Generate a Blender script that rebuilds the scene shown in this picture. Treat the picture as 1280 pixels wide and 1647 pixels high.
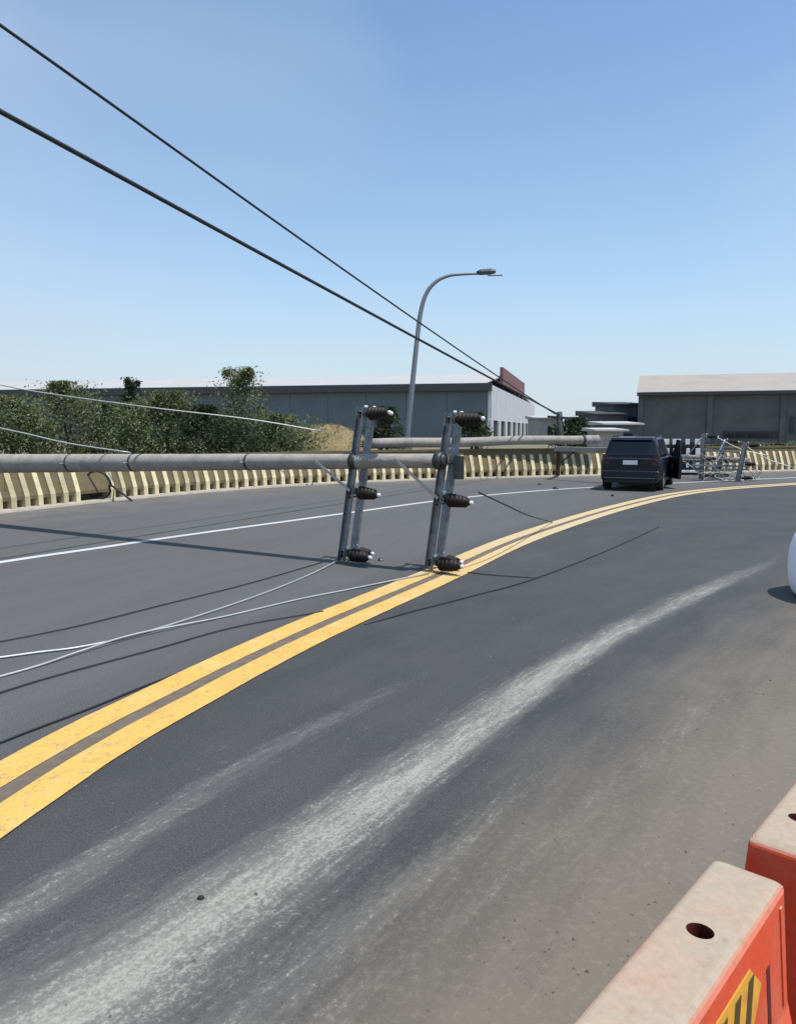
import bpy, bmesh, math, random
import numpy as np
from mathutils import Vector, Matrix
R = math.radians
for o in list(bpy.data.objects): bpy.data.objects.remove(o)
scene = bpy.context.scene
C = scene.collection

# ------------------------------------------------------------------ camera
FPX, CAMH = 1232.0, 1.85
PITCH = math.atan(133.5 / FPX)
cd = bpy.data.cameras.new('camera'); cam = bpy.data.objects.new('camera', cd); C.objects.link(cam)
cd.sensor_fit = 'HORIZONTAL'; cd.sensor_width = 36; cd.lens = 36 * FPX / 1280
cd.clip_start = 0.05; cd.clip_end = 5000
cam.location = (0, 0, CAMH); cam.rotation_euler = (math.pi / 2 - PITCH, 0, 0)
scene.camera = cam

# ------------------------------------------------------------------ sky, sun, exposure
SUN_EL, SUN_AZ = R(70), R(118)          # azimuth from +Y towards +X
world = bpy.data.worlds.new('World'); scene.world = world; world.use_nodes = True
nt = world.node_tree; N = nt.nodes; L = nt.links
bg = N['Background']
sky = N.new('ShaderNodeTexSky'); sky.sky_type = 'NISHITA'; sky.sun_disc = False
sky.sun_elevation = SUN_EL; sky.sun_rotation = SUN_AZ
sky.air_density = 1.0; sky.dust_density = 0.5; sky.ozone_density = 2.8; sky.altitude = 0
# thin high veil of cloud, uneven
tc = N.new('ShaderNodeTexCoord'); mp = N.new('ShaderNodeMapping'); mp.inputs['Scale'].default_value = (1.1, 1.1, 2.2)
mp.inputs['Location'].default_value = (-3.3, 4.4, 2.0)
nz = N.new('ShaderNodeTexNoise'); nz.inputs['Scale'].default_value = 1.1; nz.inputs['Detail'].default_value = 3; nz.inputs['Roughness'].default_value = .45
cr = N.new('ShaderNodeValToRGB'); cr.color_ramp.elements[0].position = .40; cr.color_ramp.elements[1].position = .78
cr.color_ramp.elements[0].color = (0, 0, 0, 1); cr.color_ramp.elements[1].color = (.7, .7, .7, 1)
mx = N.new('ShaderNodeMixRGB'); mx.inputs[2].default_value = (3.6, 4.4, 5.3, 1)
L.new(tc.outputs['Generated'], mp.inputs[0]); L.new(mp.outputs[0], nz.inputs['Vector']); L.new(nz.outputs['Fac'], cr.inputs[0])
L.new(cr.outputs[0], mx.inputs[0]); tn = N.new('ShaderNodeMixRGB'); tn.blend_type = 'MULTIPLY'; tn.inputs[0].default_value = 1; tn.inputs[2].default_value = (.93, 1.09, 1.13, 1)
L.new(sky.outputs[0], tn.inputs[1]); L.new(tn.outputs[0], mx.inputs[1]); sxyz = N.new('ShaderNodeSeparateXYZ'); L.new(tc.outputs['Generated'], sxyz.inputs[0])
hz1 = N.new('ShaderNodeMath'); hz1.operation = 'MULTIPLY'; hz1.inputs[1].default_value = -5.0; L.new(sxyz.outputs[2], hz1.inputs[0])
hz2 = N.new('ShaderNodeMath'); hz2.operation = 'EXPONENT'; L.new(hz1.outputs[0], hz2.inputs[0])
hz3 = N.new('ShaderNodeMath'); hz3.operation = 'MULTIPLY'; hz3.use_clamp = True; hz3.inputs[1].default_value = .85; L.new(hz2.outputs[0], hz3.inputs[0])
hmx = N.new('ShaderNodeMixRGB'); hmx.inputs[2].default_value = (3.75, 4.2, 4.75, 1)       # pale haze along the whole horizon
L.new(hz3.outputs[0], hmx.inputs[0]); L.new(mx.outputs[0], hmx.inputs[1]); L.new(hmx.outputs[0], bg.inputs[0])
bg.inputs[1].default_value = 0.15
sd = bpy.data.lights.new('sun', 'SUN'); sun = bpy.data.objects.new('sun', sd); C.objects.link(sun)
sd.energy = 4.8; sd.angle = R(.53); sd.color = (1, .95, .87)
sv = Vector((math.sin(SUN_AZ) * math.cos(SUN_EL), math.cos(SUN_AZ) * math.cos(SUN_EL), math.sin(SUN_EL)))
sun.rotation_euler = sv.to_track_quat('Z', 'Y').to_euler(); sun.location = (10, -10, 30)
vs = scene.view_settings
vs.view_transform = 'Standard'; vs.look = 'None'; vs.exposure = 0.10; vs.gamma = 1; vs.use_curve_mapping = False

# ------------------------------------------------------------------ helpers
def ray(x, y):
    u, v = (x - 640) / FPX, (823.5 - y) / FPX
    return Vector((u, v * math.sin(PITCH) + math.cos(PITCH), v * math.cos(PITCH) - math.sin(PITCH)))
def G(x, y, z=0.0):                     # photograph point lying at height z
    d = ray(x, y); t = (z - CAMH) / d.z; return Vector((d.x * t, d.y * t, z))
def P(x, y, Y):                         # photograph point at depth Y
    d = ray(x, y); t = Y / d.y; return Vector((d.x * t, Y, CAMH + d.z * t))

def lin(c):
    return tuple(((v / 255) / 12.92 if v / 255 <= .04045 else ((v / 255 + .055) / 1.055) ** 2.4) for v in c)

def mat(name, col, rough=.7, metal=0., var=.15, vscale=6., bump=0., bscale=40., spec=.4, col2=None, c2scale=2., c2lo=.5, c2hi=.7, coat=0.):
    m = bpy.data.materials.new(name); m.use_nodes = True
    n, l = m.node_tree.nodes, m.node_tree.links; b = n['Principled BSDF']
    b.inputs['Roughness'].default_value = rough; b.inputs['Metallic'].default_value = metal
    b.inputs['Specular IOR Level'].default_value = spec; b.inputs['Coat Weight'].default_value = coat
    t = n.new('ShaderNodeTexCoord')
    z = n.new('ShaderNodeTexNoise'); z.inputs['Scale'].default_value = vscale; z.inputs['Detail'].default_value = 6; z.inputs['Roughness'].default_value = .6
    l.new(t.outputs['Object'], z.inputs['Vector'])
    r = n.new('ShaderNodeMapRange'); r.inputs[1].default_value = .25; r.inputs[2].default_value = .75
    r.inputs[3].default_value = 1 - var; r.inputs[4].default_value = 1 + var
    l.new(z.outputs['Fac'], r.inputs[0])
    base = n.new('ShaderNodeRGB'); base.outputs[0].default_value = (*col, 1); src = base.outputs[0]
    if col2:
        z2 = n.new('ShaderNodeTexNoise'); z2.inputs['Scale'].default_value = c2scale; z2.inputs['Detail'].default_value = 8; z2.inputs['Roughness'].default_value = .7
        l.new(t.outputs['Object'], z2.inputs['Vector'])
        r2 = n.new('ShaderNodeMapRange'); r2.inputs[1].default_value = c2lo; r2.inputs[2].default_value = c2hi
        l.new(z2.outputs['Fac'], r2.inputs[0])
        mm = n.new('ShaderNodeMixRGB'); mm.inputs[2].default_value = (*col2, 1)
        l.new(r2.outputs[0], mm.inputs[0]); l.new(src, mm.inputs[1]); src = mm.outputs[0]
    v = n.new('ShaderNodeVectorMath'); v.operation = 'SCALE'
    l.new(src, v.inputs[0]); l.new(r.outputs[0], v.inputs['Scale']); l.new(v.outputs[0], b.inputs['Base Color'])
    if bump:
        zb = n.new('ShaderNodeTexNoise'); zb.inputs['Scale'].default_value = bscale; zb.inputs['Detail'].default_value = 5
        l.new(t.outputs['Object'], zb.inputs['Vector'])
        bp = n.new('ShaderNodeBump'); bp.inputs['Strength'].default_value = bump; bp.inputs['Distance'].default_value = .02
        l.new(zb.outputs['Fac'], bp.inputs['Height']); l.new(bp.outputs[0], b.inputs['Normal'])
    return m

class MB:
    def __init__(s): s.v = []; s.f = []; s.sm = []
    def add(s, vs, fs, smooth=False):
        k = len(s.v); s.v += [tuple(a) for a in vs]; s.f += [tuple(i + k for i in f) for f in fs]; s.sm += [smooth] * len(fs); return s
    def box(s, c, d, M=None):
        x, y, z = [k / 2 for k in d]
        vs = [Vector((a * x, b * y, e * z)) for a in (-1, 1) for b in (-1, 1) for e in (-1, 1)]
        vs = [(M @ q if M else q) + Vector(c) for q in vs]
        return s.add(vs, [(0, 1, 3, 2), (4, 6, 7, 5), (0, 4, 5, 1), (2, 3, 7, 6), (0, 2, 6, 4), (1, 5, 7, 3)])
    def bar(s, a, b, w, t, up=Vector((0, 0, 1))):
        a, b = Vector(a), Vector(b); d = (b - a).normalized(); x = d.cross(up)
        if x.length < 1e-4: x = d.cross(Vector((0, 1, 0)))
        x.normalize(); y = x.cross(d)
        M = Matrix((x, d, y)).transposed()
        return s.box((a + b) / 2, (w, (b - a).length, t), M)
    def tube(s, pts, r, n=8, caps=True):
        pts = [Vector(p) for p in pts]; m = len(pts)
        rr = r if hasattr(r, '__len__') else [r] * m
        T = [(pts[min(i + 1, m - 1)] - pts[max(i - 1, 0)]).normalized() for i in range(m)]
        u = T[0].cross(Vector((0, 0, 1)))
        if u.length < 1e-3: u = T[0].cross(Vector((0, 1, 0)))
        u.normalize(); vs = []
        for i in range(m):
            u = (u - T[i] * u.dot(T[i])).normalized(); w = T[i].cross(u)
            vs += [pts[i] + (u * math.cos(2 * math.pi * k / n) + w * math.sin(2 * math.pi * k / n)) * rr[i] for k in range(n)]
        fs = [(i * n + k, i * n + (k + 1) % n, (i + 1) * n + (k + 1) % n, (i + 1) * n + k) for i in range(m - 1) for k in range(n)]
        s.add(vs, fs, True)
        if caps:
            s.add(vs[:n], [tuple(reversed(range(n)))]); s.add(vs[-n:], [tuple(range(n))])
        return s
    def loft(s, rings, smooth=False, caps=True):
        n = len(rings[0]); vs = [q for r in rings for q in r]
        fs = [(i * n + k, i * n + (k + 1) % n, (i + 1) * n + (k + 1) % n, (i + 1) * n + k) for i in range(len(rings) - 1) for k in range(n)]
        s.add(vs, fs, smooth)
        if caps: s.add(rings[0], [tuple(reversed(range(n)))]); s.add(rings[-1], [tuple(range(n))])
        return s
    def build(s, name, m, parent=None, bevel=0, seg=2, subsurf=0, weighted=False):
        me = bpy.data.meshes.new(name); me.from_pydata(s.v, [], s.f); me.update()
        me.polygons.foreach_set('use_smooth', s.sm)
        if m: me.materials.append(m)
        bm = bmesh.new(); bm.from_mesh(me); bmesh.ops.remove_doubles(bm, verts=bm.verts, dist=1e-5)
        bmesh.ops.recalc_face_normals(bm, faces=bm.faces); bm.to_mesh(me); bm.free()
        o = bpy.data.objects.new(name, me); C.objects.link(o)
        if parent: o.parent = parent
        if bevel:
            b = o.modifiers.new('bevel', 'BEVEL'); b.width = bevel; b.segments = seg; b.limit_method = 'ANGLE'; b.angle_limit = R(35)
            if weighted: b.harden_normals = False
        if subsurf:
            q = o.modifiers.new('sub', 'SUBSURF'); q.levels = q.render_levels = subsurf
        return o
def empty(name, loc=(0, 0, 0), rz=0):
    o = bpy.data.objects.new(name, None); C.objects.link(o); o.location = loc; o.rotation_euler = (0, 0, rz); o.empty_display_size = .2; return o
def tag(o, label=None, cat=None, group=None, kind=None):
    if label: o['label'] = label
    if cat: o['category'] = cat
    if group: o['group'] = group
    if kind: o['kind'] = kind
    return o
def catmull(pts, per=8):
    pts = [Vector(p) for p in pts]; Q = [pts[0] * 2 - pts[1]] + pts + [pts[-1] * 2 - pts[-2]]; out = []
    for i in range(1, len(Q) - 2):
        a, b, c, d = Q[i - 1:i + 3]
        for k in range(per):
            t = k / per
            out.append(.5 * ((2 * b) + (c - a) * t + (2 * a - 5 * b + 4 * c - d) * t * t + (3 * b - a - 3 * c + d) * t ** 3))
    out.append(pts[-1]); return out
def resample(pts, step):
    d = [0]
    for a, b in zip(pts, pts[1:]): d.append(d[-1] + (b - a).length)
    n = max(2, int(d[-1] / step)); out = []; j = 0
    for k in range(n + 1):
        s = d[-1] * k / n
        while j < len(d) - 2 and d[j + 1] < s: j += 1
        t = (s - d[j]) / max(1e-9, d[j + 1] - d[j]); out.append(pts[j].lerp(pts[j + 1], t))
    return out
def normals2d(pts):                      # left-hand normals of a plan curve
    out = []
    for i in range(len(pts)):
        t = pts[min(i + 1, len(pts) - 1)] - pts[max(i - 1, 0)]; t.z = 0; t.normalize(); out.append(Vector((-t.y, t.x, 0)))
    return out

# ------------------------------------------------------------------ curves of the road
yellow = resample(catmull([Vector((-3.4, -4, 0)), Vector((-2.75, 0, 0)), G(0, 1282), G(300, 1112), G(500, 1014), G(690, 932), G(850, 862), G(1000, 815), G(1110, 792), Vector((12.3, 25.2, 0)), Vector((18.5, 28.6, 0)), Vector((27, 32.5, 0))], 12), .25)
white = resample(catmull([Vector((-8.6, 4, 0)), Vector((-7.0, 7.8, 0)), G(0, 905), G(150, 883), G(300, 861), G(540, 828), G(700, 806), Vector((2.6, 21.5, 0)), Vector((5.2, 23.7, 0)), Vector((9.0, 26.0, 0)), Vector((16, 29.6, 0)), Vector((25, 33.4, 0))], 10), .3)
barrier = resample(catmull([Vector((-13.6, 3, 0)), Vector((-11.9, 10, 0)), Vector((-9.15, 17.27, 0)), Vector((-6.9, 21.6, 0)), Vector((-3.9, 25.3, 0)), Vector((-1.0, 27.4, 0)), Vector((2.33, 29.0, 0)), Vector((6.45, 30.5, 0)), Vector((12, 32.5, 0)), Vector((18, 34.8, 0)), Vector((30, 39, 0))], 14), .6)

def polydist(X, Y, pts):
    best = np.full(X.shape, 1e9); S = np.zeros(X.shape); T = np.zeros(X.shape); acc = 0
    for a, b in zip(pts, pts[1:]):
        dx, dy = b.x - a.x, b.y - a.y; l = math.hypot(dx, dy)
        if l < 1e-6: continue
        t = np.clip(((X - a.x) * dx + (Y - a.y) * dy) / l ** 2, 0, 1)
        ex, ey = X - a.x - t * dx, Y - a.y - t * dy; d = np.hypot(ex, ey); k = d < best
        side = np.sign((X - a.x) * dy - (Y - a.y) * dx)          # + = right of travel
        best = np.where(k, d, best); S = np.where(k, acc + t * l, S); T = np.where(k, d * side, T); acc += l
    return best, S, T

# ------------------------------------------------------------------ ground and road
m_ground = mat('dry_soil', (.17, .145, .10), .95, var=.3, vscale=.6, bump=.4, bscale=3, col2=(.09, .10, .045), c2scale=.12)
g = MB()
nx = 60
for i in range(nx + 1):
    for j in range(nx + 1):
        pass
xs = np.r_[-1500, -700, -300, np.linspace(-150, 250, 41), 400, 800, 1800]; ys = np.r_[-400, -100, np.linspace(-30, 330, 37), 500, 900, 2500]
vv = [(float(x), float(y), -.06) for y in ys for x in xs]; W = len(xs)
g.add(vv, [(j * W + i, j * W + i + 1, (j + 1) * W + i + 1, (j + 1) * W + i) for j in range(len(ys) - 1) for i in range(W - 1)])
tag(g.build('ground', m_ground), kind='structure')

def axis(a, fine0, fine1, b, fs, cs):
    return np.r_[np.arange(a, fine0, cs), np.arange(fine0, fine1, fs), np.arange(fine1, b + cs, cs)]
ax, ay = axis(-15, -4.5, 7.5, 31, .1, .4), axis(-7, 1.4, 13.5, 42, .1, .4)
XX, YY = np.meshgrid(ax, ay)
_, SB, TB = polydist(XX, YY, barrier[::2])
D, S, T = polydist(XX, YY, yellow[::2])
streakA = catmull([G(60, 1700), G(260, 1560), G(560, 1335), G(800, 1155), G(950, 1047), G(1100, 968), G(1240, 905), Vector((6.6, 12.6, 0))], 6)
streakB = catmull([G(-150, 1580), G(20, 1470), G(150, 1392), G(300, 1292), G(450, 1200), G(590, 1130), G(700, 1075)], 6)
streakD = catmull([G(420, 1760), G(640, 1560), G(860, 1380), G(1020, 1230), G(1180, 1110)], 6)
streakC = catmull([G(250, 1760), G(560, 1500), G(760, 1330), G(900, 1220)], 6)
dA, sA, tA = polydist(XX, YY, streakA); dB, sB, tB = polydist(XX, YY, streakB); dC, sC, tC = polydist(XX, YY, streakC)
wA = np.interp(YY, [0, 2.3, 4, 6.5, 10], [.32, .30, .20, .165, .15])
# sharper on the outer side, feathering inwards
gA = np.exp(-(np.where(tA > 0, dA / (wA * .62), dA / (wA * 1.2))) ** 2 / 1.1)
fade = np.interp(YY, [9, 12.5], [1, 0])
dustA = gA * fade * np.interp(YY, [2, 5, 8, 11], [1, 1, .85, .5])
dustB = np.exp(-(dB / .115) ** 2) * np.interp(YY, [1.8, 3, 4.6, 6], [.6, .62, .45, .0])
dD = polydist(XX, YY, streakD)[0]
dustD = np.exp(-(dD / .09) ** 2) * .25
dustC = np.exp(-(dC / .14) ** 2) * np.interp(YY, [1.5, 2.4, 3.6, 5], [.6, .5, .25, 0])
spread = np.clip((tA - .10) / np.interp(YY, [2, 5, 9], [.9, 1.7, 2.6]), 0, 1) ** 1.0 * np.interp(T, [1.2, 2.2], [0, 1])
left_dust = np.clip((T * -1 - 7) / 6, 0, 1) * .0 + np.exp(-np.clip(TB, 0, 50) / 1.5) * .9
attr_fine = np.clip(dustA + dustB + dustC + dustD, 0, 1)
attr_beige = np.clip(spread * 1.0, 0, 1)
keep = (TB > -.45)
vid = np.arange(XX.size).reshape(XX.shape); hh = .0
verts = np.c_[XX.ravel(), YY.ravel(), np.zeros(XX.size)]
a, b, c, d = vid[:-1, :-1], vid[:-1, 1:], vid[1:, 1:], vid[1:, :-1]
kf = keep[:-1, :-1] & keep[:-1, 1:] & keep[1:, 1:] & keep[1:, :-1]
faces = np.c_[a[kf], b[kf], c[kf], d[kf]]
me = bpy.data.meshes.new('road'); me.from_pydata(verts.tolist(), [], faces.tolist())
for nm, ar in (('fine', attr_fine), ('beige', attr_beige), ('edge', left_dust), ('s', np.where(T > 0, sA, S)), ('t', np.where(T > 0, tA, T)), ('lane', T)):
    at = me.attributes.new(nm, 'FLOAT', 'POINT'); at.data.foreach_set('value', ar.ravel().astype(np.float32))
def road_mat():
    m = bpy.data.materials.new('dusty_asphalt'); m.use_nodes = True
    n, l = m.node_tree.nodes, m.node_tree.links; bs = n['Principled BSDF']
    def A(nm):
        q = n.new('ShaderNodeAttribute'); q.attribute_name = nm; return q.outputs['Fac']
    def math_(op, x, y=None, clamp=False):
        q = n.new('ShaderNodeMath'); q.operation = op; q.use_clamp = clamp
        for i, k in enumerate((x, y)):
            if k is None: continue
            if isinstance(k, (int, float)): q.inputs[i].default_value = k
            else: l.new(k, q.inputs[i])
        return q.outputs[0]
    def noise(vec, sc, det=6, rough=.6):
        q = n.new('ShaderNodeTexNoise'); q.inputs['Scale'].default_value = sc; q.inputs['Detail'].default_value = det; q.inputs['Roughness'].default_value = rough
        l.new(vec, q.inputs['Vector']); return q.outputs['Fac']
    def rng(x, a, b, c=0., d=1.):
        q = n.new('ShaderNodeMapRange'); l.new(x, q.inputs[0])
        for i, k in enumerate((a, b, c, d)): q.inputs[i + 1].default_value = k
        return q.outputs[0]
    def mixc(f, x, y):
        q = n.new('ShaderNodeMixRGB')
        if isinstance(f, float): q.inputs[0].default_value = f
        else: l.new(f, q.inputs[0])
        for i, k in ((1, x), (2, y)):
            if isinstance(k, tuple): q.inputs[i].default_value = (*k, 1)
            else: l.new(k, q.inputs[i])
        return q.outputs[0]
    cx = n.new('ShaderNodeCombineXYZ'); l.new(math_('MULTIPLY', A('s'), .16), cx.inputs[0]); l.new(A('t'), cx.inputs[1])   # stretched along the road
    tcx = n.new('ShaderNodeTexCoord').outputs['Object']
    streak = noise(cx.outputs[0], 4.5, 8, .65); wide = noise(cx.outputs[0], .9, 4, .5)
    grain = noise(tcx, 90, 3, .7); speck = noise(tcx, 26, 6, .75); blot = noise(tcx, 1.3, 5, .6)
    col = mixc(rng(wide, .35, .65), (.040, .0415, .0445), (.053, .054, .0565))
    col = mixc(math_('MULTIPLY', rng(blot, .35, .7), .5), col, (.068, .068, .068))
    old = math_('MULTIPLY', rng(A('lane'), .2, -.9), rng(wide, .2, .6, .7, 1.), True)        # far carriageway: older, greyer surface
    col = mixc(old, col, (.090, .090, .089))
    sc = n.new('ShaderNodeVectorMath'); sc.operation = 'SCALE'; l.new(col, sc.inputs[0])
    l.new(math_('MULTIPLY', rng(grain, .3, .7, .62, 1.38), rng(streak, .3, .7, .93, 1.07)), sc.inputs['Scale']); col = sc.outputs[0]
    agg = n.new('ShaderNodeTexVoronoi'); agg.inputs['Scale'].default_value = 70; l.new(tcx, agg.inputs['Vector'])
    col = mixc(math_('MULTIPLY', rng(agg.outputs['Distance'], .28, .12), .5), col, (.12, .118, .112))
    fines = noise(cx.outputs[0], 24, 6, .7)
    # general tan dust towards the shoulder
    nb = math_('ADD', math_('MULTIPLY', streak, .5), math_('ADD', math_('MULTIPLY', blot, .3), math_('MULTIPLY', speck, .2)))
    be = rng(math_('ADD', math_('MULTIPLY', A('beige'), .52), math_('SUBTRACT', nb, .5)), -.02, .52)
    be = math_('MULTIPLY', be, math_('MULTIPLY', A('beige'), 3.0, True))
    col = mixc(math_('MULTIPLY', be, .92), col, (.155, .135, .107))
    col = mixc(math_('MULTIPLY', math_('MULTIPLY', A('beige'), rng(speck, .52, .7)), .4), col, (.25, .215, .17))
    # pale streaks swept along by tyres: soft film plus grainy clumps
    nk = math_('ADD', math_('MULTIPLY', fines, .45), math_('ADD', math_('MULTIPLY', streak, .25), math_('MULTIPLY', speck, .3)))
    brk = rng(noise(cx.outputs[0], 2.2, 5, .6), .3, .62, .45, 1.)
    film = rng(math_('ADD', math_('MULTIPLY', A('fine'), .62), math_('MULTIPLY', math_('SUBTRACT', nk, .5), 1.0)), .10, .58)
    col = mixc(math_('MULTIPLY', math_('MULTIPLY', film, brk), .85), col, (.215, .21, .187))
    gr2 = noise(tcx, 55, 4, .75)
    clump = rng(math_('ADD', math_('MULTIPLY', A('fine'), .30), math_('ADD', math_('MULTIPLY', math_('SUBTRACT', gr2, .5), .9), math_('MULTIPLY', math_('SUBTRACT', nk, .5), 1.5))), .20, .42)
    col = mixc(math_('MULTIPLY', clump, .8), col, (.33, .322, .29))
    col = mixc(math_('MULTIPLY', A('edge'), rng(blot, .3, .6)), col, (.20, .172, .148))
    l.new(col, bs.inputs['Base Color'])
    bs.inputs['Roughness'].default_value = .82; bs.inputs['Specular IOR Level'].default_value = .3
    bp = n.new('ShaderNodeBump'); bp.inputs['Strength'].default_value = .35; bp.inputs['Distance'].default_value = .01
    l.new(grain, bp.inputs['Height']); l.new(bp.outputs[0], bs.inputs['Normal'])
    return m
me.materials.append(road_mat()); me.update()
road = bpy.data.objects.new('road', me); C.objects.link(road); tag(road, kind='structure')

def ribbon(name, pts, off0, off1, z, m, parent=None, ragged=True):
    pts = resample(pts, .14) if ragged else pts
    nn = normals2d(pts); mb = MB(); k = len(pts)
    vs = []
    rj = random.Random(len(pts) + int(off0 * 100)); J = .0028 if ragged else 0
    for p, q in zip(pts, nn):
        vs += [p - q * (off0 + rj.uniform(-J, J)) + Vector((0, 0, z)), p - q * (off1 + rj.uniform(-J, J)) + Vector((0, 0, z))]
    mb.add(vs, [(2 * i, 2 * i + 2, 2 * i + 3, 2 * i + 1) for i in range(k - 1)])
    return mb.build(name, m, parent)
def paint_mat(name, col, worn, lo, hi, dust=(.46, .41, .30)):
    m = mat(name, col, .65, var=.10, vscale=3, col2=worn, c2scale=14, c2lo=lo, c2hi=hi, bump=.2, bscale=90)
    n, l = m.node_tree.nodes, m.node_tree.links; b = n['Principled BSDF']; src = b.inputs['Base Color'].links[0].from_socket
    t = n.new('ShaderNodeTexCoord'); sx = n.new('ShaderNodeSeparateXYZ'); l.new(t.outputs['Object'], sx.inputs[0])
    z = n.new('ShaderNodeTexNoise'); z.inputs['Scale'].default_value = 3.0; z.inputs['Detail'].default_value = 8; z.inputs['Roughness'].default_value = .75; l.new(t.outputs['Object'], z.inputs['Vector'])
    z3 = n.new('ShaderNodeTexNoise'); z3.inputs['Scale'].default_value = 70; z3.inputs['Detail'].default_value = 4; l.new(t.outputs['Object'], z3.inputs['Vector'])
    r = n.new('ShaderNodeMapRange'); r.inputs[1].default_value = 6.5; r.inputs[2].default_value = 13; r.inputs[3].default_value = -.05; r.inputs[4].default_value = .30; l.new(sx.outputs[1], r.inputs[0])  # blend towards the pale tone grows with distance along Y
    a = n.new('ShaderNodeMath'); a.operation = 'ADD'; l.new(r.outputs[0], a.inputs[0]); l.new(z.outputs['Fac'], a.inputs[1])
    a2 = n.new('ShaderNodeMapRange'); a2.inputs[1].default_value = .48; a2.inputs[2].default_value = .85; a2.inputs[4].default_value = .75; l.new(a.outputs[0], a2.inputs[0])
    m1 = n.new('ShaderNodeMixRGB'); m1.inputs[2].default_value = (*dust, 1); l.new(a2.outputs[0], m1.inputs[0]); l.new(src, m1.inputs[1])
    a3 = n.new('ShaderNodeMapRange'); a3.inputs[1].default_value = .58; a3.inputs[2].default_value = .70; a3.inputs[4].default_value = .55; l.new(z3.outputs['Fac'], a3.inputs[0])
    m2 = n.new('ShaderNodeMixRGB'); m2.inputs[2].default_value = (.11, .09, .07, 1); l.new(a3.outputs[0], m2.inputs[0]); l.new(m1.outputs[0], m2.inputs[1]); l.new(m2.outputs[0], b.inputs['Base Color'])
    return m
m_yel = paint_mat('yellow_road_paint', (.62, .38, .085), (.30, .235, .13), .50, .78)
m_wht = paint_mat('white_road_paint', (.60, .61, .63), (.22, .22, .22), .55, .8, (.40, .41, .42))
m_mid = mat('brown_residue', (.125, .10, .075), .85, var=.25, vscale=12)
tag(ribbon('yellow_line', yellow, -.30, -.06, .008, m_yel), kind='structure')
tag(ribbon('yellow_line', yellow, .06, .30, .008, m_yel), kind='structure')
tag(ribbon('line_gap_residue', yellow, -.065, .065, .004, m_mid, None, False), kind='structure')
tag(ribbon('white_line', white, -.085, .085, .006, m_wht), kind='structure')

# ------------------------------------------------------------------ ribbed roadside parapet
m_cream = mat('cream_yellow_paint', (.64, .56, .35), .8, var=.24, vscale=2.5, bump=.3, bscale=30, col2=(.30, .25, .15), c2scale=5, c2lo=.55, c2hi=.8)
def tint_random(m, lo, hi):
    n, l = m.node_tree.nodes, m.node_tree.links; b = n['Principled BSDF']; src = b.inputs['Base Color'].links[0].from_socket
    oi = n.new('ShaderNodeObjectInfo'); r = n.new('ShaderNodeMapRange'); r.inputs[3].default_value = lo; r.inputs[4].default_value = hi; l.new(oi.outputs['Random'], r.inputs[0])
    v = n.new('ShaderNodeVectorMath'); v.operation = 'SCALE'; l.new(src, v.inputs[0]); l.new(r.outputs[0], v.inputs['Scale']); l.new(v.outputs[0], b.inputs['Base Color'])
tint_random(m_cream, .72, 1.1)
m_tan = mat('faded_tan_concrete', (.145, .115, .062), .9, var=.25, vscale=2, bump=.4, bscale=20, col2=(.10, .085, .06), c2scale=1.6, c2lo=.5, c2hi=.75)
m_conc = mat('grey_concrete', (.36, .35, .325), .9, var=.16, vscale=3, bump=.3, bscale=25, col2=(.22, .21, .19), c2scale=2)
m_pave = mat('dusty_gutter', (.36, .32, .27), .95, var=.2, vscale=4)
par = empty('roadside_parapet', barrier[20])
tag(par, 'long curving cream-yellow ribbed concrete parapet along the far edge of the road', 'parapet')
inv = Matrix.Translation(-par.location)
bn = normals2d(barrier)
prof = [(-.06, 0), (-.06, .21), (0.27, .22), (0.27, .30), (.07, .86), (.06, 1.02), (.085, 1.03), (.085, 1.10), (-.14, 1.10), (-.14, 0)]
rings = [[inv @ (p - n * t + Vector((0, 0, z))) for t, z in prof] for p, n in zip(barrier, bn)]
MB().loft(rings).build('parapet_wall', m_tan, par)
MB().loft([[inv @ (p - n * t + Vector((0, 0, z))) for t, z in ((.62, 0), (.60, .045), (.07, .05), (.07, 0))] for p, n in zip(barrier, bn)]).build('gutter_kerb', m_pave, par)
ribm = MB()
rp = [(-.05, .05), (.325, .05), (.325, .29), (.12, .86), (.05, .87), (.02, .28)]
hw = .068
ribm.loft([[Vector((sx * hw, -t, z)) for t, z in rp] for sx in (-1, 1)])
ribm = [(ribm)]
rib_pts = resample(barrier, .37); rib_n = normals2d(rib_pts); first = None
random.seed(3)
for p, n in zip(rib_pts, rib_n):
    if p.y < 15.5 or p.x > 22: continue
    if abs(p.x + 7.95) < .16: continue                      # broken away
    if first is None:
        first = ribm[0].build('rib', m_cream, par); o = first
    else:
        o = first.copy(); C.objects.link(o); o.parent = par
    o.location = inv @ p; o.rotation_euler = (random.uniform(-.01, .01), random.uniform(-.02, .02), math.atan2(n.y, n.x) - math.pi / 2)
    o.scale.x = random.uniform(.85, 1.1)

# ------------------------------------------------------------------ fallen utility poles
m_pole = mat('weathered_pole_concrete', (.30, .28, .25), .9, var=.22, vscale=5, bump=.35, bscale=30, col2=(.21, .195, .175), c2scale=1.5)
m_steel = mat('galvanised_steel', (.26, .28, .30), .5, .7, var=.3, vscale=9, col2=(.11, .105, .10), c2scale=7, c2lo=.5, c2hi=.75, bump=.15)
m_dsteel = mat('dark_steel', (.06, .065, .07), .5, .6, var=.25)
m_ins = mat('dark_brown_glazed_porcelain', (.016, .012, .011), .6, var=.2, spec=.25)
m_cap = mat('white_porcelain', (.72, .72, .72), .35, var=.06)
m_wire = mat('aluminium_wire', (.42, .43, .42), .5, .5, var=.12)
m_dark = mat('dark_opening', (.015, .018, .02), .8)
m_black = mat('black_cable_sheath_and_wire_shadow', (.022, .023, .026), .55, var=.2)

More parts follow.
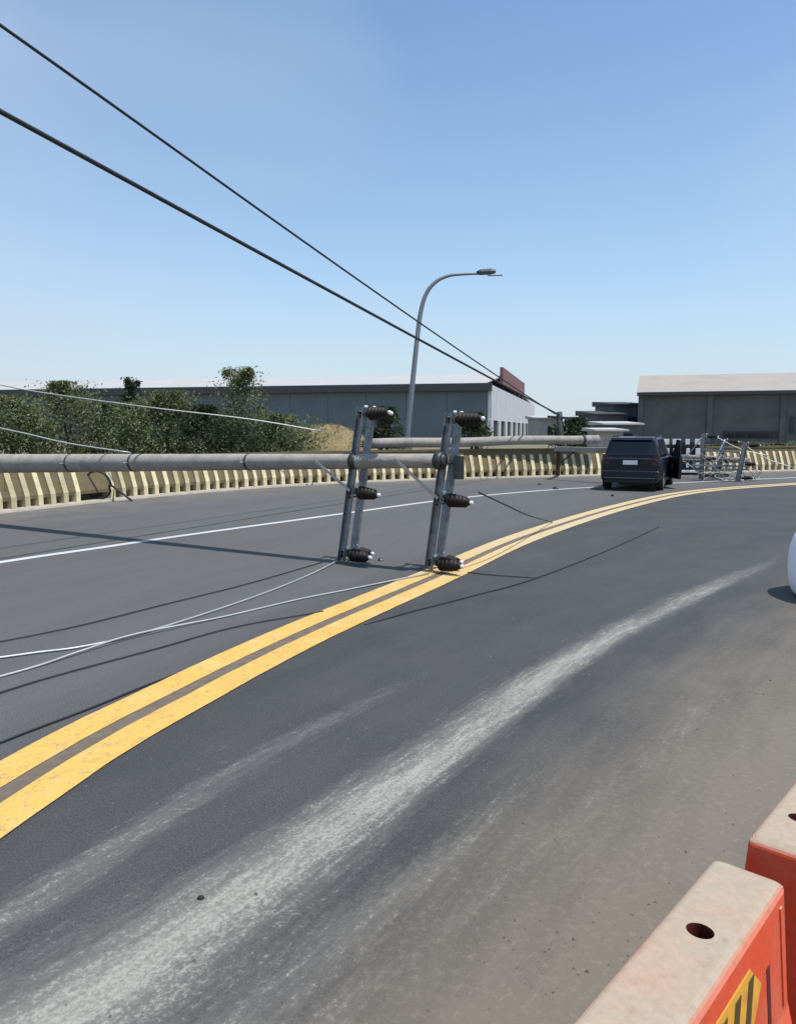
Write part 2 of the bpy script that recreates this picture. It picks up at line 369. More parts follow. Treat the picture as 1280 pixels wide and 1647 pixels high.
def lathe(prof, a, d, n=14):
    d = Vector(d).normalized(); u = d.cross(Vector((0, 0, 1)))
    if u.length < 1e-3: u = Vector((1, 0, 0))
    u.normalize(); w = d.cross(u)
    return [[Vector(a) + d * z + (u * math.cos(2 * math.pi * k / n) + w * math.sin(2 * math.pi * k / n)) * r for k in range(n)] for r, z in prof]
def insulator(parent, inv, a, d, ln=.42, r=.095):
    pr = [(.03, 0), (.045, .02), (.05, .07)]; n = 5
    for i in range(n):
        z = .08 + i * (ln - .13) / n; st = (ln - .13) / n; rr = r * (1 - .055 * i)
        pr += [(rr * .55, z), (rr, z + st * .22), (rr * .96, z + st * .45), (rr * .58, z + st * .6)]
    pr += [(.045, ln - .04), (.03, ln)]
    o = MB().loft([[inv @ q for q in rg] for rg in lathe(pr, a, d)], True).build('insulator', m_ins, parent)
    dn = Vector(d).normalized()
    MB().loft([[inv @ q for q in rg] for rg in lathe([(.022, 0), (.026, .008), (.026, .035), (.014, .048)], Vector(a) + dn * (ln - .01), d, 10)], True).build('end_cap', m_cap, o)
    up = Vector((0, 0, 1)); st = Vector(a) - dn * .02 + up * .075
    MB().loft([[inv @ q for q in rg] for rg in lathe([(.014, 0), (.024, .01), (.026, .03), (.012, .04)], st, up, 10)], True).build('clamp_cap', m_cap, o)
    MB().tube([inv @ (Vector(a) - dn * .16), inv @ (Vector(a) + dn * .05)], .016, 8).build('pin', m_steel, o)
    return o

pA, pB = P(712, 741, 9.75), P(0, 745.5, 14.6)
ext = (pB - pA).normalized(); pEnd = pB + ext * 5.2
pole = empty('fallen_utility_pole', (pA + pB) / 2 * 1.0)
pole.location.z = 0
tag(pole, 'fallen grey concrete utility pole lying across the road with two upright crossarms', 'utility pole')
ip = Matrix.Translation(-pole.location)
k = 20
MB().tube([ip @ pA.lerp(pEnd, i / k) for i in range(k + 1)], [.09 + .14 * i / k for i in range(k + 1)], 20).build('pole_shaft', m_pole, pole)
pd = (pA - pB).normalized(); ph = Vector((pd.x, pd.y, 0)).normalized(); pn = Vector((-ph.y, ph.x, 0))      # pn away from camera
def channel(a, b, face, w=.10, t=.055, th=.008):
    a, b = Vector(a), Vector(b); d = (b - a).normalized(); x = (face - d * face.dot(d)).normalized(); y = d.cross(x)
    pr = [(-t / 2, -w / 2), (t / 2, -w / 2), (t / 2, -w / 2 + th), (-t / 2 + th, -w / 2 + th), (-t / 2 + th, w / 2 - th), (t / 2, w / 2 - th), (t / 2, w / 2), (-t / 2, w / 2)]
    return MB().loft([[q + x * i + y * j for i, j in pr] for q in (a, b)])
arms = [((558, 900), (590, 655), 10.55), ((697, 916), (731, 664), 9.95)]
for ai, (lo, hi, Z) in enumerate(arms):
    b0 = P(lo[0], lo[1], Z); t0 = P(hi[0], hi[1], Z); b0.z = max(b0.z, .03)
    for sgn in (-1, 1):
        off = pn * sgn * .145
        o = channel(ip @ (b0 + off), ip @ (t0 + off - (b0 - t0).normalized() * 0), pn * sgn).build('crossarm', m_steel, pole)
    dv = t0 - b0; L_ = dv.length
    # spacer bolts, plates
    for fr in (.05, .42, .68, .97):
        q = b0 + dv * fr
        MB().tube([ip @ (q - pn * .2), ip @ (q + pn * .2)], .014, 8).build('bolt', m_dsteel, pole)
    # insulators at bottom, middle and top, pointing along the pole's tip
    for fr, tilt in ((.045, .02), (.455, -.03), (.955, .03)):
        q = b0 + dv * fr - pn * .10; dd = (ph - pn * .25 + Vector((0, 0, tilt))).normalized()
        if q.z < .12: q.z = .12
        insulator(pole, ip, q + dd * .10, dd)
        if fr < .1 or fr > .9:
            insulator(pole, ip, q + pn * .26 + dd * .06, dd, .30, .075)
        MB().bar(ip @ (q - pn * .07), ip @ (q + pn * .24), .09, .012, dd).build('mounting_plate', m_dsteel, pole)
    # flat brace running from the shaft to the arm
    tt = (b0 + dv * .52) - pn * .18; sp = pA.lerp(pB, 0) ; sx = tt - ph * .55; s_ = pA + (pA - pB).normalized() * (sx - pA).dot((pA - pB).normalized())
    MB().bar(ip @ (s_ - pn * .135 + Vector((0, 0, .03))), ip @ (tt - Vector((0, 0, .12))), .04, .008, pn).build('brace', m_cap if False else m_wire, pole)
    # collar where the arm grips the shaft
    c_ = pA + (pA - pB).normalized() * ((b0 + dv * .66) - pA).dot((pA - pB).normalized())
    MB().loft([[ip @ q for q in rg] for rg in lathe([(.09, -.05), (.112, -.05), (.112, .05), (.09, .05)], c_, ph, 16)], True, False).build('collar', m_dsteel, pole)
for fr in (.22, .39, .5):
    rr0 = .09 + .14 * fr; q = pA.lerp(pEnd, fr)
    MB().loft([[ip @ v for v in rg] for rg in lathe([(rr0 - .01, -.02), (rr0 + .006, -.02), (rr0 + .006, .02), (rr0 - .01, .02)], q, pd, 20)], True, False).build('steel_band', m_dsteel, pole)
    MB().tube([ip @ (q - pn * (rr0 - .02)), ip @ (q - pn * (rr0 + .10))], .011, 8).build('step_bolt', m_steel, pole)
MB().loft([[ip @ q for q in rg] for rg in lathe([(.06, 0), (.088, -.005), (.088, .03), (.05, .045)], pA, pd, 16)], True).build('tip_cap', m_dsteel, pole)
# dark switch box hanging on the right-hand arm
MB().box(ip @ (P(735, 752, 9.8) + pn * .05), (.13, .12, .30)).build('junction_box', m_dsteel, pole, .012)

# second pole, lying on the parapet
q0, q1 = P(584, 714, 28.0), P(962, 706, 30.6)
p2 = empty('fallen_utility_pole', (q0 + q1) / 2); p2.location.z = 0
tag(p2, 'broken grey concrete pole resting on top of the parapet left of the dark car', 'utility pole')
i2 = Matrix.Translation(-p2.location)
dq = (q1 - q0).normalized()
MB().tube([i2 @ (q0 + (q1 - q0) * i / 12 + Vector((0, 0, .02 * math.sin(i)))) for i in range(13)], [.165 + .02 * (1 - i / 12) for i in range(13)], 16).build('pole_shaft', m_pole, p2)
for i in range(6):
    MB().tube([i2 @ (q0 + Vector((0, .09 * math.cos(i), .09 * math.sin(i)))), i2 @ (q0 - dq * (.2 + .12 * (i % 3)) + Vector((0, .11 * math.cos(i), .11 * math.sin(i) - .05)))], .012, 6).build('steel_strand', m_dsteel, p2)
MB().loft([[i2 @ q for q in rg] for rg in lathe([(.16, -.04), (.195, -.04), (.195, .04), (.16, .04)], q0.lerp(q1, .93), dq, 14)], True, False).build('collar', m_dsteel, p2)

# toppled steel frame before the car
c0, c1 = P(893, 722, 28.2), P(985, 724, 26.2)
fr_ = empty('toppled_steel_frame', G(897, 766)); tag(fr_, 'pale toppled beam on one dark post beside the left of the dark car', 'steel frame')
i3 = Matrix.Translation(-fr_.location)
MB().bar(i3 @ c0, i3 @ c1, .16, .17).build('beam', m_pole, fr_, .01)
MB().bar(i3 @ (c0 - Vector((0, 0, .08)) + (c1 - c0) * .05), Vector((.0, .0, 0)), .14, .10, Vector((0, 1, 0))).build('post', mat('rusty_steel', (.10, .06, .035), .8, .2), fr_, .006)
MB().bar(i3 @ (c0.lerp(c1, .1) - Vector((0, 0, .5))), i3 @ (c0.lerp(c1, .35) - Vector((0, 0, .08))), .05, .03, Vector((0, 1, 0))).build('brace', m_dsteel, fr_)

# far fallen pole and crossarms, right of the car
zf = 27.5
p3 = empty('fallen_utility_pole', G(1160, 772)); tag(p3, 'distant fallen pole with tangled crossarms right of the dark car', 'utility pole')
i4 = Matrix.Translation(-p3.location)
MB().tube([i4 @ P(1096, 736, 29.5), i4 @ P(1150, 738, 28.6), i4 @ P(1204, 741, 27.6)], [.12, .11, .10], 12).build('pole_shaft', m_pole, p3)
for (lo, hi, Z) in (((1127, 771), (1132, 697), 27.9), ((1150, 770), (1166, 706), 28.3), ((1186, 776), (1199, 712), 26.9)):
    lo3, hi3 = P(*lo, Z), P(*hi, Z); lo3.z = max(lo3.z, .02)
    for s_ in (-.1, .1):
        channel(i4 @ (lo3 + Vector((0, s_, 0))), i4 @ (hi3 + Vector((0, s_, 0))), Vector((0, 1 if s_ > 0 else -1, 0)), .075).build('crossarm', m_steel, p3)
    for fr in (.04, .45, .93):
        insulator(p3, i4, lo3.lerp(hi3, fr) + Vector((.08, -.1, .07 if fr < .1 else 0)), Vector((1, -.2, .02)), .36, .09)
for a_, b_ in (((1118, 757), (1200, 755)), ((1112, 748), (1206, 750)), ((1130, 722), (1188, 728))):
    MB().bar(i4 @ P(*a_, 27.6), i4 @ P(*b_, 27.2), .07, .06).build('brace', m_steel, p3)

# ------------------------------------------------------------------ cables
def cable(pts, r, m, label, n=6, per=6, name='cable', group=None):
    mb = MB(); mb.tube(catmull(pts, per), r, n); o = mb.build(name, m); tag(o, label, 'cable', group); return o
end = P(899, 667, 33.0)
def line_of(x0, y0, x1, y1, Z0, Z1, sag, k=10, pre=.35):
    a, b = P(x0, y0, Z0), P(x1, y1, Z1); out = []
    for i in range(k + 1):
        t = -pre + (1 + pre) * i / k; q = a + (b - a) * t; q.z -= sag * 4 * t * (1 - t) if t > 0 else 0; out.append(q)
    return out
cable(line_of(0, 178, 899, 667, 9, 33, .02), .031, m_black, 'thick black overhead cable, lower of the two crossing the sky', 10)
cable(line_of(0, 38, 893, 666, 9.6, 33, .10), .021, m_black, 'thin dark overhead cable, upper of the two crossing the sky', 10)
cable([P(-30, 612, 24), P(60, 630, 24), P(240, 655, 24), P(400, 674, 24.5), P(520, 694, 25)], .022, m_wire, 'pale sagging cable in front of the tops of the left bushes')
cable([P(-30, 682, 20), P(40, 697, 20), P(110, 713, 20), P(210, 728, 20)], .02, m_wire, 'pale cable across the bottom of the leftmost bush')
z = Vector((0, 0, .012))
cable([G(-40, 1066) + z, G(60, 1052) + z, G(130, 1043) + z, G(220, 1023) + z, G(330, 989) + z, G(430, 954) + z, G(500, 925) + z, G(548, 902) + z * 2], .011, m_wire, 'pale loose wire on the road running up to the left crossarm foot', per=8)
cable([G(-40, 1102) + z, G(60, 1074) + z, G(130, 1052) + z * 2, G(220, 1026) + z * 3, G(360, 994) + z, G(480, 966) + z, G(560, 950) + z, G(690, 925) + z * 2], .010, m_wire, 'pale loose wire on the road crossing to the right crossarm foot', per=8)
cable([G(-40, 1042) + z, G(120, 1010) + z, G(260, 975) + z, G(400, 940) + z, G(520, 905) + z], .0065, m_black, 'dark stand-in wire shadow farthest up the left lane, behind the pale wires', per=8)  # dark tubes from here to the short one imitate shadows of overhead wires
cable([G(-40, 1130) + z, G(80, 1092) + z, G(250, 1046) + z, G(380, 1010) + z, G(520, 985) + z], .0065, m_black, 'dark stand-in wire shadow between the pale wires and the double yellow line', per=8)
cable([G(-60, 1222) + z, G(40, 1182) + z, G(150, 1140) + z, G(230, 1107) + z, G(285, 1084) + z * .2], .0065, m_black, 'dark stand-in wire shadow meeting the upper edge of the double yellow line at left', per=8)
cable([G(585, 1006) + z * .3, G(660, 986) + z, G(760, 960) + z, G(860, 932) + z, G(980, 885) + z, G(1060, 848) + z], .0065, m_black, 'long dark stand-in wire shadow on the near lane running right from the double yellow line', per=8)  # tube carrying the same imitated wire shadow on past the yellow line
cable([G(752, 922) + z, G(800, 927) + z, G(862, 931) + z], .0065, m_black, 'short dark stand-in wire shadow on the asphalt right of the right crossarm foot')
cable([P(770, 792, 9.6), P(815, 813, 10.6), P(850, 829, 12.2), G(888, 841) + z], .011, m_black, 'dark wire drooping from the right crossarm to the yellow line')
rng = random.Random(5)
lp = G(172, 803)
cable([lp + Vector((.33 * math.cos(a) , -.55 - .25 * math.sin(a) * 0 - .1 * math.sin(a), .42 + .36 * math.sin(a))) for a in [i * .52 for i in range(13)]] + [lp + Vector((.9, -.7, .03))], .028, m_black, 'dark cable loop hanging against the parapet under the fallen pole')
for i, (a_, b_) in enumerate((((1090, 742), (1128, 704)), ((1150, 702), (1236, 733)), ((1195, 715), (1276, 752)), ((1135, 763), (1215, 774)), ((1166, 707), (1130, 765)))):
    A_, B_ = P(*a_, 28), P(*b_, 27.5)
    cable([A_, A_.lerp(B_, .5) - Vector((0, 0, .12)), B_], .018, m_wire, ['pale wire slanting up behind the right of the dark car', 'pale wire drooping right from the distant crossarms', 'lowest pale wire at far right over the parapet', 'pale wire lying at the foot of the distant crossarms', 'pale wire hanging inside the distant crossarm tangle'][i])

tg = empty('wire_tangle', G(1165, 768)); tag(tg, 'tangle of thin pale wires heaped around the distant fallen crossarms', 'wires')
it = Matrix.Translation(-tg.location); rt = random.Random(12)
for i in range(14):
    x0 = rt.uniform(1100, 1215); pts_ = [P(x0 + rt.uniform(-8, 8) + k * rt.uniform(2, 16) * rt.choice((1, 1, -1)), rt.uniform(728, 768), rt.uniform(26.6, 28.6)) for k in range(5)]
    pts_.append(G(x0 + rt.uniform(-10, 30), rt.uniform(770, 778)))
    MB().tube([it @ q for q in catmull(pts_, 5)], .0075, 5).build('strand', m_wire if i % 2 else m_black, tg)
for i, (x, y, r_) in enumerate(((893, 787, .09), (985, 798, .05), (868, 780, .06), (612, 902, .04))):
    q = G(x, y); rd_ = random.Random(i)
    o = MB().loft([[q + Vector((math.cos(a) * r_ * f * rd_.uniform(.7, 1.3), math.sin(a) * r_ * f * rd_.uniform(.7, 1.3), zz * r_)) for a in [k * math.pi / 4 for k in range(8)]] for f, zz in ((.9, 0), (1, .3), (.7, .8), (.2, 1))]).build('debris_chunk', m_dsteel)
    tag(o, ['dark debris chunk on the road left of the dark car', 'small dark debris chunk on the road just before the dark car', 'dark debris chunk by the parapet left of the toppled beam', 'tiny dark debris chunk beside the left crossarm foot'][i], 'debris')
# leaning stump that takes both overhead cables
st = empty('leaning_stump_pole', (end.x + .25, 33.1, 0)); tag(st, 'short dark leaning pole behind the parapet where the overhead cables end', 'utility pole')
MB().tube([(0, 0, -.06), (-.12, 0, 1.3), (-.25, -.1, end.z + .12)], [.15, .14, .13], 12).build('pole_shaft', mat('tarred_pole', (.05, .055, .06), .8), st)
MB().bar((-.75, -.16, end.z - .08), (.3, -.16, end.z - .16), .1, .1).build('crossarm', m_dsteel, st)

# ------------------------------------------------------------------ street lamp
m_lamp = mat('grey_lamp_paint', (.22, .24, .26), .5, .3, var=.1)
Zl = 32.5
lb = P(653, 712, Zl); lb.z = -.06
lamp = empty('street_lamp', lb); tag(lamp, 'tall grey curved-arm street lamp leaning slightly behind the parapet', 'street lamp')
il = Matrix.Translation(-lamp.location)
pts = [P(650.5, 768, Zl), P(655, 700, Zl), P(664, 610, Zl), P(672.5, 530, Zl), P(678, 495, Zl), P(687, 469, Zl), P(702, 452, Zl), P(722, 443, Zl), P(745, 440.5, Zl), P(770, 439.5, Zl)]
cp = [il @ q for q in catmull(pts, 6)]
MB().tube(cp, [.125 - .075 * (i / len(cp)) for i in range(len(cp))], 12).build('lamp_post', m_lamp, lamp)
hd = il @ P(766, 439, Zl); he = il @ P(797, 437, Zl)
m_head = mat('dark_lamp_housing', (.035, .045, .06), .5, .2)
MB().loft([[hd.lerp(he, t) + Vector((0, w * a, h * b)) for a, b in ((-1, -.5), (1, -.5), (1, .2), (.6, 1), (-.6, 1), (-1, .2))] for t, w, h in ((0, .06, .07), (.2, .14, .13), (.75, .16, .14), (1, .10, .08))]).build('lamp_head', m_head, lamp, .01)
ha = il @ P(784, 443, Zl); hb_ = il @ P(808, 442.5, Zl)
MB().bar(ha, hb_, .14, .025).build('lens_plate', m_lamp, lamp)
MB().box((0, 0, .02), (.45, .45, .04)).build('base_plate', m_lamp, lamp)

# ------------------------------------------------------------------ dark car
m_paint = mat('dark_navy_paint', (.006, .008, .016), .35, .0, var=.1, coat=.15, spec=.35)
m_glass = mat('tinted_glass', (.010, .012, .016), .08, 0, var=.05, spec=.6)
m_trim = mat('black_trim', (.012, .012, .013), .6)
m_tyre = mat('tyre_rubber', (.018, .018, .018), .85)
m_rim = mat('alloy_rim', (.35, .36, .38), .35, .8)
m_red = mat('dark_red_lens', (.035, .006, .006), .2)
m_plate = mat('white_plate', (.7, .72, .74), .5)
m_int = mat('dark_interior', (.02, .02, .022), .9)
rear = (G(968, 790) + G(1056, 790)) / 2
car = empty('parked_car', (rear.x, rear.y, 0), -R(25)); tag(car, 'dark navy car stopped on the road seen from behind with its front right door open', 'car')
# local: x right, y forward
def sec(y, zb, hwid, zs, zt, hwt):        # lower body ring + shoulder
    return [Vector((s_ * x, y, zz)) for s_, x, zz in ((-1, hwid * .88, zb), (-1, hwid, zb + .14), (-1, hwid * 1.0, zs - .12), (-1, hwid * .965, zs), (-1, hwt, zt), (1, hwt, zt), (1, hwid * .965, zs), (1, hwid * 1.0, zs - .12), (1, hwid, zb + .14), (1, hwid * .88, zb))]
MB().loft([sec(.0, .36, .78, .92, .95, .7), sec(.06, .28, .86, .98, 1.0, .78), sec(.5, .22, .885, .99, 1.02, .8), sec(2.2, .2, .89, .97, 1.0, .8), sec(3.15, .2, .885, .93, .98, .8), sec(3.9, .22, .86, .84, .88, .72), sec(4.3, .28, .78, .72, .76, .62), sec(4.42, .36, .66, .6, .63, .5)]).build('body', m_paint, car, .03, 3)
def cab(y, hwid, z): return (y, hwid, z)
rng_ = []
for (y0, w0, z0, y1, w1, z1) in ((.03, .80, .98, .0, 0, 0),): pass
cab_r = [[Vector((s_ * w, y, zz)) for s_, w, y, zz in ((-1, .80, .06, .97), (-1, .66, .26, 1.53), (1, .66, .26, 1.53), (1, .80, .06, .97))],
         [Vector((s_ * w, y, zz)) for s_, w, y, zz in ((-1, .82, .3, .97), (-1, .68, .5, 1.59), (1, .68, .5, 1.59), (1, .82, .3, .97))],
         [Vector((s_ * w, y, zz)) for s_, w, y, zz in ((-1, .82, 1.7, .97), (-1, .69, 1.6, 1.62), (1, .69, 1.6, 1.62), (1, .82, 1.7, .97))],
         [Vector((s_ * w, y, zz)) for s_, w, y, zz in ((-1, .81, 3.2, .95), (-1, .66, 2.45, 1.57), (1, .66, 2.45, 1.57), (1, .81, 3.2, .95))]]
MB().loft(cab_r).build('cabin', m_paint, car, .05, 3)
def quad_slab(pts, th, nrm):
    nrm = Vector(nrm).normalized(); a = [Vector(p) for p in pts]
    return MB().loft([[q - nrm * th for q in a], [q + nrm * th for q in a]])
quad_slab([(-.68, .085, 1.06), (.68, .085, 1.06), (.59, .235, 1.48), (-.59, .235, 1.48)], .012, (0, -1, .36)).build('rear_window', m_glass, car, .01)
MB().bar((-.6, .2, 1.575), (.6, .2, 1.575), .22, .03).build('roof_spoiler', m_paint, car, .012)
for s_ in (-1, 1):
    for (ya, yb, yc, yd) in ((.42, 1.2, 1.2, .56), (1.28, 2.12, 2.0, 1.28)):
        quad_slab([(s_ * .817, ya, 1.03), (s_ * .817, yb, 1.03), (s_ * .70, yc, 1.53), (s_ * .70, yd, 1.53)], .012, (s_, 0, .24)).build('side_window', m_glass, car)
    lt = quad_slab([(s_ * .62, -.005, .78), (s_ * .84, .03, .78), (s_ * .80, .06, 1.10), (s_ * .66, .06, 1.10)], .02, (s_ * .1, -1, .1)).build('taillight', m_red, car, .008)
    MB().bar((s_ * .62, .7, 1.63), (s_ * .62, 2.2, 1.64), .035, .03).build('roof_rail', m_trim, car, .008)
    mi = MB().box((s_ * 1.0, 2.75, 1.06), (.2, .1, .15)).build('side_mirror', m_paint, car, .03)
    MB().bar((s_ * .86, 2.8, 1.0), (s_ * .95, 2.77, 1.03), .05, .04).build('mirror_arm', m_trim, mi)
quad_slab([(-.60, 3.02, 1.06), (.60, 3.02, 1.06), (.55, 2.55, 1.5), (-.55, 2.55, 1.5)], .014, (0, .65, .7)).build('windscreen', m_glass, car)
MB().box((0, -.0, .47), (1.66, .16, .30)).build('rear_bumper', m_paint, car, .05, 3)
MB().box((0, -.005, .30), (1.5, .15, .1)).build('bumper_skirt', m_trim, car, .02)
MB().box((0, -.094, .40), (1.45, .02, .025)).build('bumper_trim', mat('grey_trim', (.13, .13, .14), .4, .4), car)
MB().box((0, -.03, .86), (.42, .02, .13)).build('number_plate', m_plate, car, .004)
MB().box((0, -.025, .955), (.7, .03, .035)).build('tailgate_handle', m_trim, car, .008)
for s_ in (-1, 1):
    for y in (.78, 3.5):
        w = MB().loft([[Vector((s_ * x, y, .33)) + Vector((0, math.cos(a) * r, math.sin(a) * r)) for a in [2 * math.pi * k / 24 for k in range(24)]] for x, r in ((.67, .27), (.68, .315), (.71, .33), (.85, .33), (.885, .31), (.89, .22), (.86, .21))], True).build('wheel', m_tyre, car)
        MB().loft([[Vector((s_ * x, y, .33)) + Vector((0, math.cos(a) * r, math.sin(a) * r)) for a in [2 * math.pi * k / 20 for k in range(20)]] for x, r in ((.86, .215), (.885, .21), (.89, .19), (.87, .06), (.885, .05), (.89, .01))], True).build('rim', m_rim, w)
# open front door hinged at its front edge
da = R(24); hx, hy = .89, 2.35
def dr(u, z, o=0.): return Vector((hx + math.sin(da) * u + math.cos(da) * o, hy - math.cos(da) * u + math.sin(da) * o, z))
door = MB().loft([[dr(u, zz, o) for u, zz in ((0, .3), (.95, .3), (1.0, .6), (1.0, .98), (0, 1.0))] for o in (-.05, .05)]).build('door', m_paint, car, .02)
MB().loft([[dr(u, zz, o) for u, zz in ((.22, .98), (1.0, .98), (.9, 1.5), (.62, 1.53))] for o in (-.02, .02)]).build('door_window_frame', m_trim, door)
MB().box(dr(.5, .7, -.07), (.05, .5, .12)).build('arm_rest', m_int, door)

# ------------------------------------------------------------------ white railing beyond the car, white sack
m_wpost = mat('white_paint', (.62, .63, .65), .6, var=.12)
ZW = 31.0
wb = G(1094, 766); wr = empty('white_barricade', (P(1094, 766, ZW).x, ZW, 0)); tag(wr, 'white barricade with square panels and dark gaps right behind the dark car', 'barricade')
def WL(x, y, dy=0.): q = P(x, y, ZW) - wr.location; q.y += dy; return q
def slab(x0, y0, x1, y1, d, dy, nm, m, bev=.01):
    a_, b_ = WL(x0, y1), WL(x1, y0); return MB().box(((a_.x + b_.x) / 2, dy, (a_.z + b_.z) / 2), (b_.x - a_.x, d, b_.z - a_.z)).build(nm, m, wr, bev)
slab(1046, 711, 1127, 765, .05, .1, 'backing_board', m_dark)
for (x0, x1) in ((1046, 1060), (1062, 1076), (1081, 1095), (1102, 1109), (1117, 1126)):
    slab(x0, 706, x1, 715, .06, 0, 'panel', m_wpost); slab(x0 + 1, 721, x1, 732, .06, 0, 'panel', m_wpost); slab(x0 + 1, 744, x1 - 2, 752, .06, 0, 'panel', m_wpost)
slab(1046, 734, 1127, 737, .07, -.02, 'rail', m_wpost); slab(1046, 756, 1122, 760, .07, -.02, 'rail', m_wpost)
for x in (1050, 1120):
    a_ = WL(x, 740); MB().bar((a_.x, .1, a_.z), (a_.x, .75, 0), .06, .06, Vector((1, 0, 0))).build('leg', m_dsteel, wr)

m_sack = mat('white_woven_sack', (.86, .86, .85), .7, var=.05, vscale=9, bump=.25, bscale=12)
cx_ = G(1367, 968)
sk = MB(); nn_ = 40; rs = []
rr_ = random.Random(2)
for zz, r in ((0.0, .60), (.03, .66), (.12, .70), (.28, .725), (.45, .725), (.62, .70), (.75, .64), (.83, .54), (.87, .40), (.885, .2)):
    rs.append([Vector((math.cos(2 * math.pi * k / nn_) * r * (1 + .012 * math.sin(5 * k / nn_ * 2 * math.pi + zz * 4)), math.sin(2 * math.pi * k / nn_) * r * (1 + .02 * math.sin(7 * k / nn_ * 2 * math.pi - zz * 6)), zz)) for k in range(nn_)])
sack = empty('bulk_sack', (cx_.x + .17, cx_.y + .10, 0)); tag(sack, 'rounded white bulky sack cut off at the right edge of the photo, beside the road', 'sack')
sk.loft(rs, True).build('bag', m_sack, sack, subsurf=1)
for k in range(4):
    a = k * math.pi / 2 + .5; c = Vector((math.cos(a) * .4, math.sin(a) * .4, .8)); t = Vector((-math.sin(a), math.cos(a), 0))
    MB().tube(catmull([c - t * .14, c - t * .10 + Vector((0, 0, .08)), c + Vector((0, 0, .1)), c + t * .10 + Vector((0, 0, .08)), c + t * .14], 4), .018, 6).build('lifting_loop', m_sack, sack)

# ------------------------------------------------------------------ red plastic road barriers
def red_mat():
    m = bpy.data.materials.new('dusty_red_plastic'); m.use_nodes = True
    n, l = m.node_tree.nodes, m.node_tree.links; b = n['Principled BSDF']
    t = n.new('ShaderNodeTexCoord'); ge = n.new('ShaderNodeNewGeometry'); sx = n.new('ShaderNodeSeparateXYZ'); l.new(ge.outputs['Normal'], sx.inputs[0])
    z = n.new('ShaderNodeTexNoise'); z.inputs['Scale'].default_value = 5; z.inputs['Detail'].default_value = 8; z.inputs['Roughness'].default_value = .65; l.new(t.outputs['Object'], z.inputs['Vector'])
    z2 = n.new('ShaderNodeTexNoise'); z2.inputs['Scale'].default_value = 45; z2.inputs['Detail'].default_value = 6; z2.inputs['Roughness'].default_value = .7; l.new(t.outputs['Object'], z2.inputs['Vector'])
    up = n.new('ShaderNodeMapRange'); up.inputs[1].default_value = .25; up.inputs[2].default_value = .85; l.new(sx.outputs[2], up.inputs[0])
    am = n.new('ShaderNodeMapRange'); am.inputs[1].default_value = .28; am.inputs[2].default_value = .62; am.inputs[3].default_value = .86; am.inputs[4].default_value = 1; l.new(z.outputs['Fac'], am.inputs[0])
    mu = n.new('ShaderNodeMath'); mu.operation = 'MULTIPLY'; l.new(up.outputs[0], mu.inputs[0]); l.new(am.outputs[0], mu.inputs[1])
    film = n.new('ShaderNodeMapRange'); film.inputs[1].default_value = .45; film.inputs[2].default_value = .75; film.inputs[3].default_value = .0; film.inputs[4].default_value = .3; l.new(z.outputs['Fac'], film.inputs[0])
    mxm = n.new('ShaderNodeMath'); mxm.operation = 'MAXIMUM'; l.new(mu.outputs[0], mxm.inputs[0]); l.new(film.outputs[0], mxm.inputs[1])
    c = n.new('ShaderNodeMixRGB'); c.inputs[1].default_value = (.68, .085, .032, 1); c.inputs[2].default_value = (.34, .295, .225, 1); l.new(mxm.outputs[0], c.inputs[0])
    mpg = n.new('ShaderNodeMapping'); mpg.inputs['Scale'].default_value = (14, 14, 2.2); l.new(t.outputs['Object'], mpg.inputs[0])
    zg = n.new('ShaderNodeTexNoise'); zg.inputs['Scale'].default_value = 1.6; zg.inputs['Detail'].default_value = 9; zg.inputs['Roughness'].default_value = .72; l.new(mpg.outputs[0], zg.inputs['Vector'])
    gr = n.new('ShaderNodeMapRange'); gr.inputs[1].default_value = .55; gr.inputs[2].default_value = .72; gr.inputs[4].default_value = .55; l.new(zg.outputs['Fac'], gr.inputs[0])
    cg = n.new('ShaderNodeMixRGB'); cg.inputs[2].default_value = (.27, .12, .07, 1); l.new(gr.outputs[0], cg.inputs[0]); l.new(c.outputs[0], cg.inputs[1]); c = cg
    sc = n.new('ShaderNodeVectorMath'); sc.operation = 'SCALE'; r = n.new('ShaderNodeMapRange'); r.inputs[1].default_value = .3; r.inputs[2].default_value = .7; r.inputs[3].default_value = .9; r.inputs[4].default_value = 1.1
    l.new(z2.outputs['Fac'], r.inputs[0]); l.new(c.outputs[0], sc.inputs[0]); l.new(r.outputs[0], sc.inputs['Scale']); l.new(sc.outputs[0], b.inputs['Base Color'])
    b.inputs['Roughness'].default_value = .75; b.inputs['Specular IOR Level'].default_value = .2
    bp = n.new('ShaderNodeBump'); bp.inputs['Strength'].default_value = .12; bp.inputs['Distance'].default_value = .005; l.new(z2.outputs['Fac'], bp.inputs['Height']); l.new(bp.outputs[0], b.inputs['Normal'])
    return m
m_redp = red_mat()
m_stick = mat('yellow_reflective_sticker', (.72, .36, .04), .45, var=.15, vscale=12, col2=(.55, .20, .05), c2scale=9)
m_mark = mat('dark_sticker_print', (.075, .05, .015), .55, var=.2, vscale=14)
m_groove = mat('deep_red_hollow', (.10, .012, .008), .8)
HB = .75
far_l, far_r = G(1155, 1376, HB), G(1268, 1398, HB)
near_l = G(920, 1650, HB)
bd = (far_l - near_l); bd.z = 0; bd.normalize(); bnr = Vector((bd.y, -bd.x, 0))           # right-hand side
TW = abs((far_r - far_l).dot(bnr))
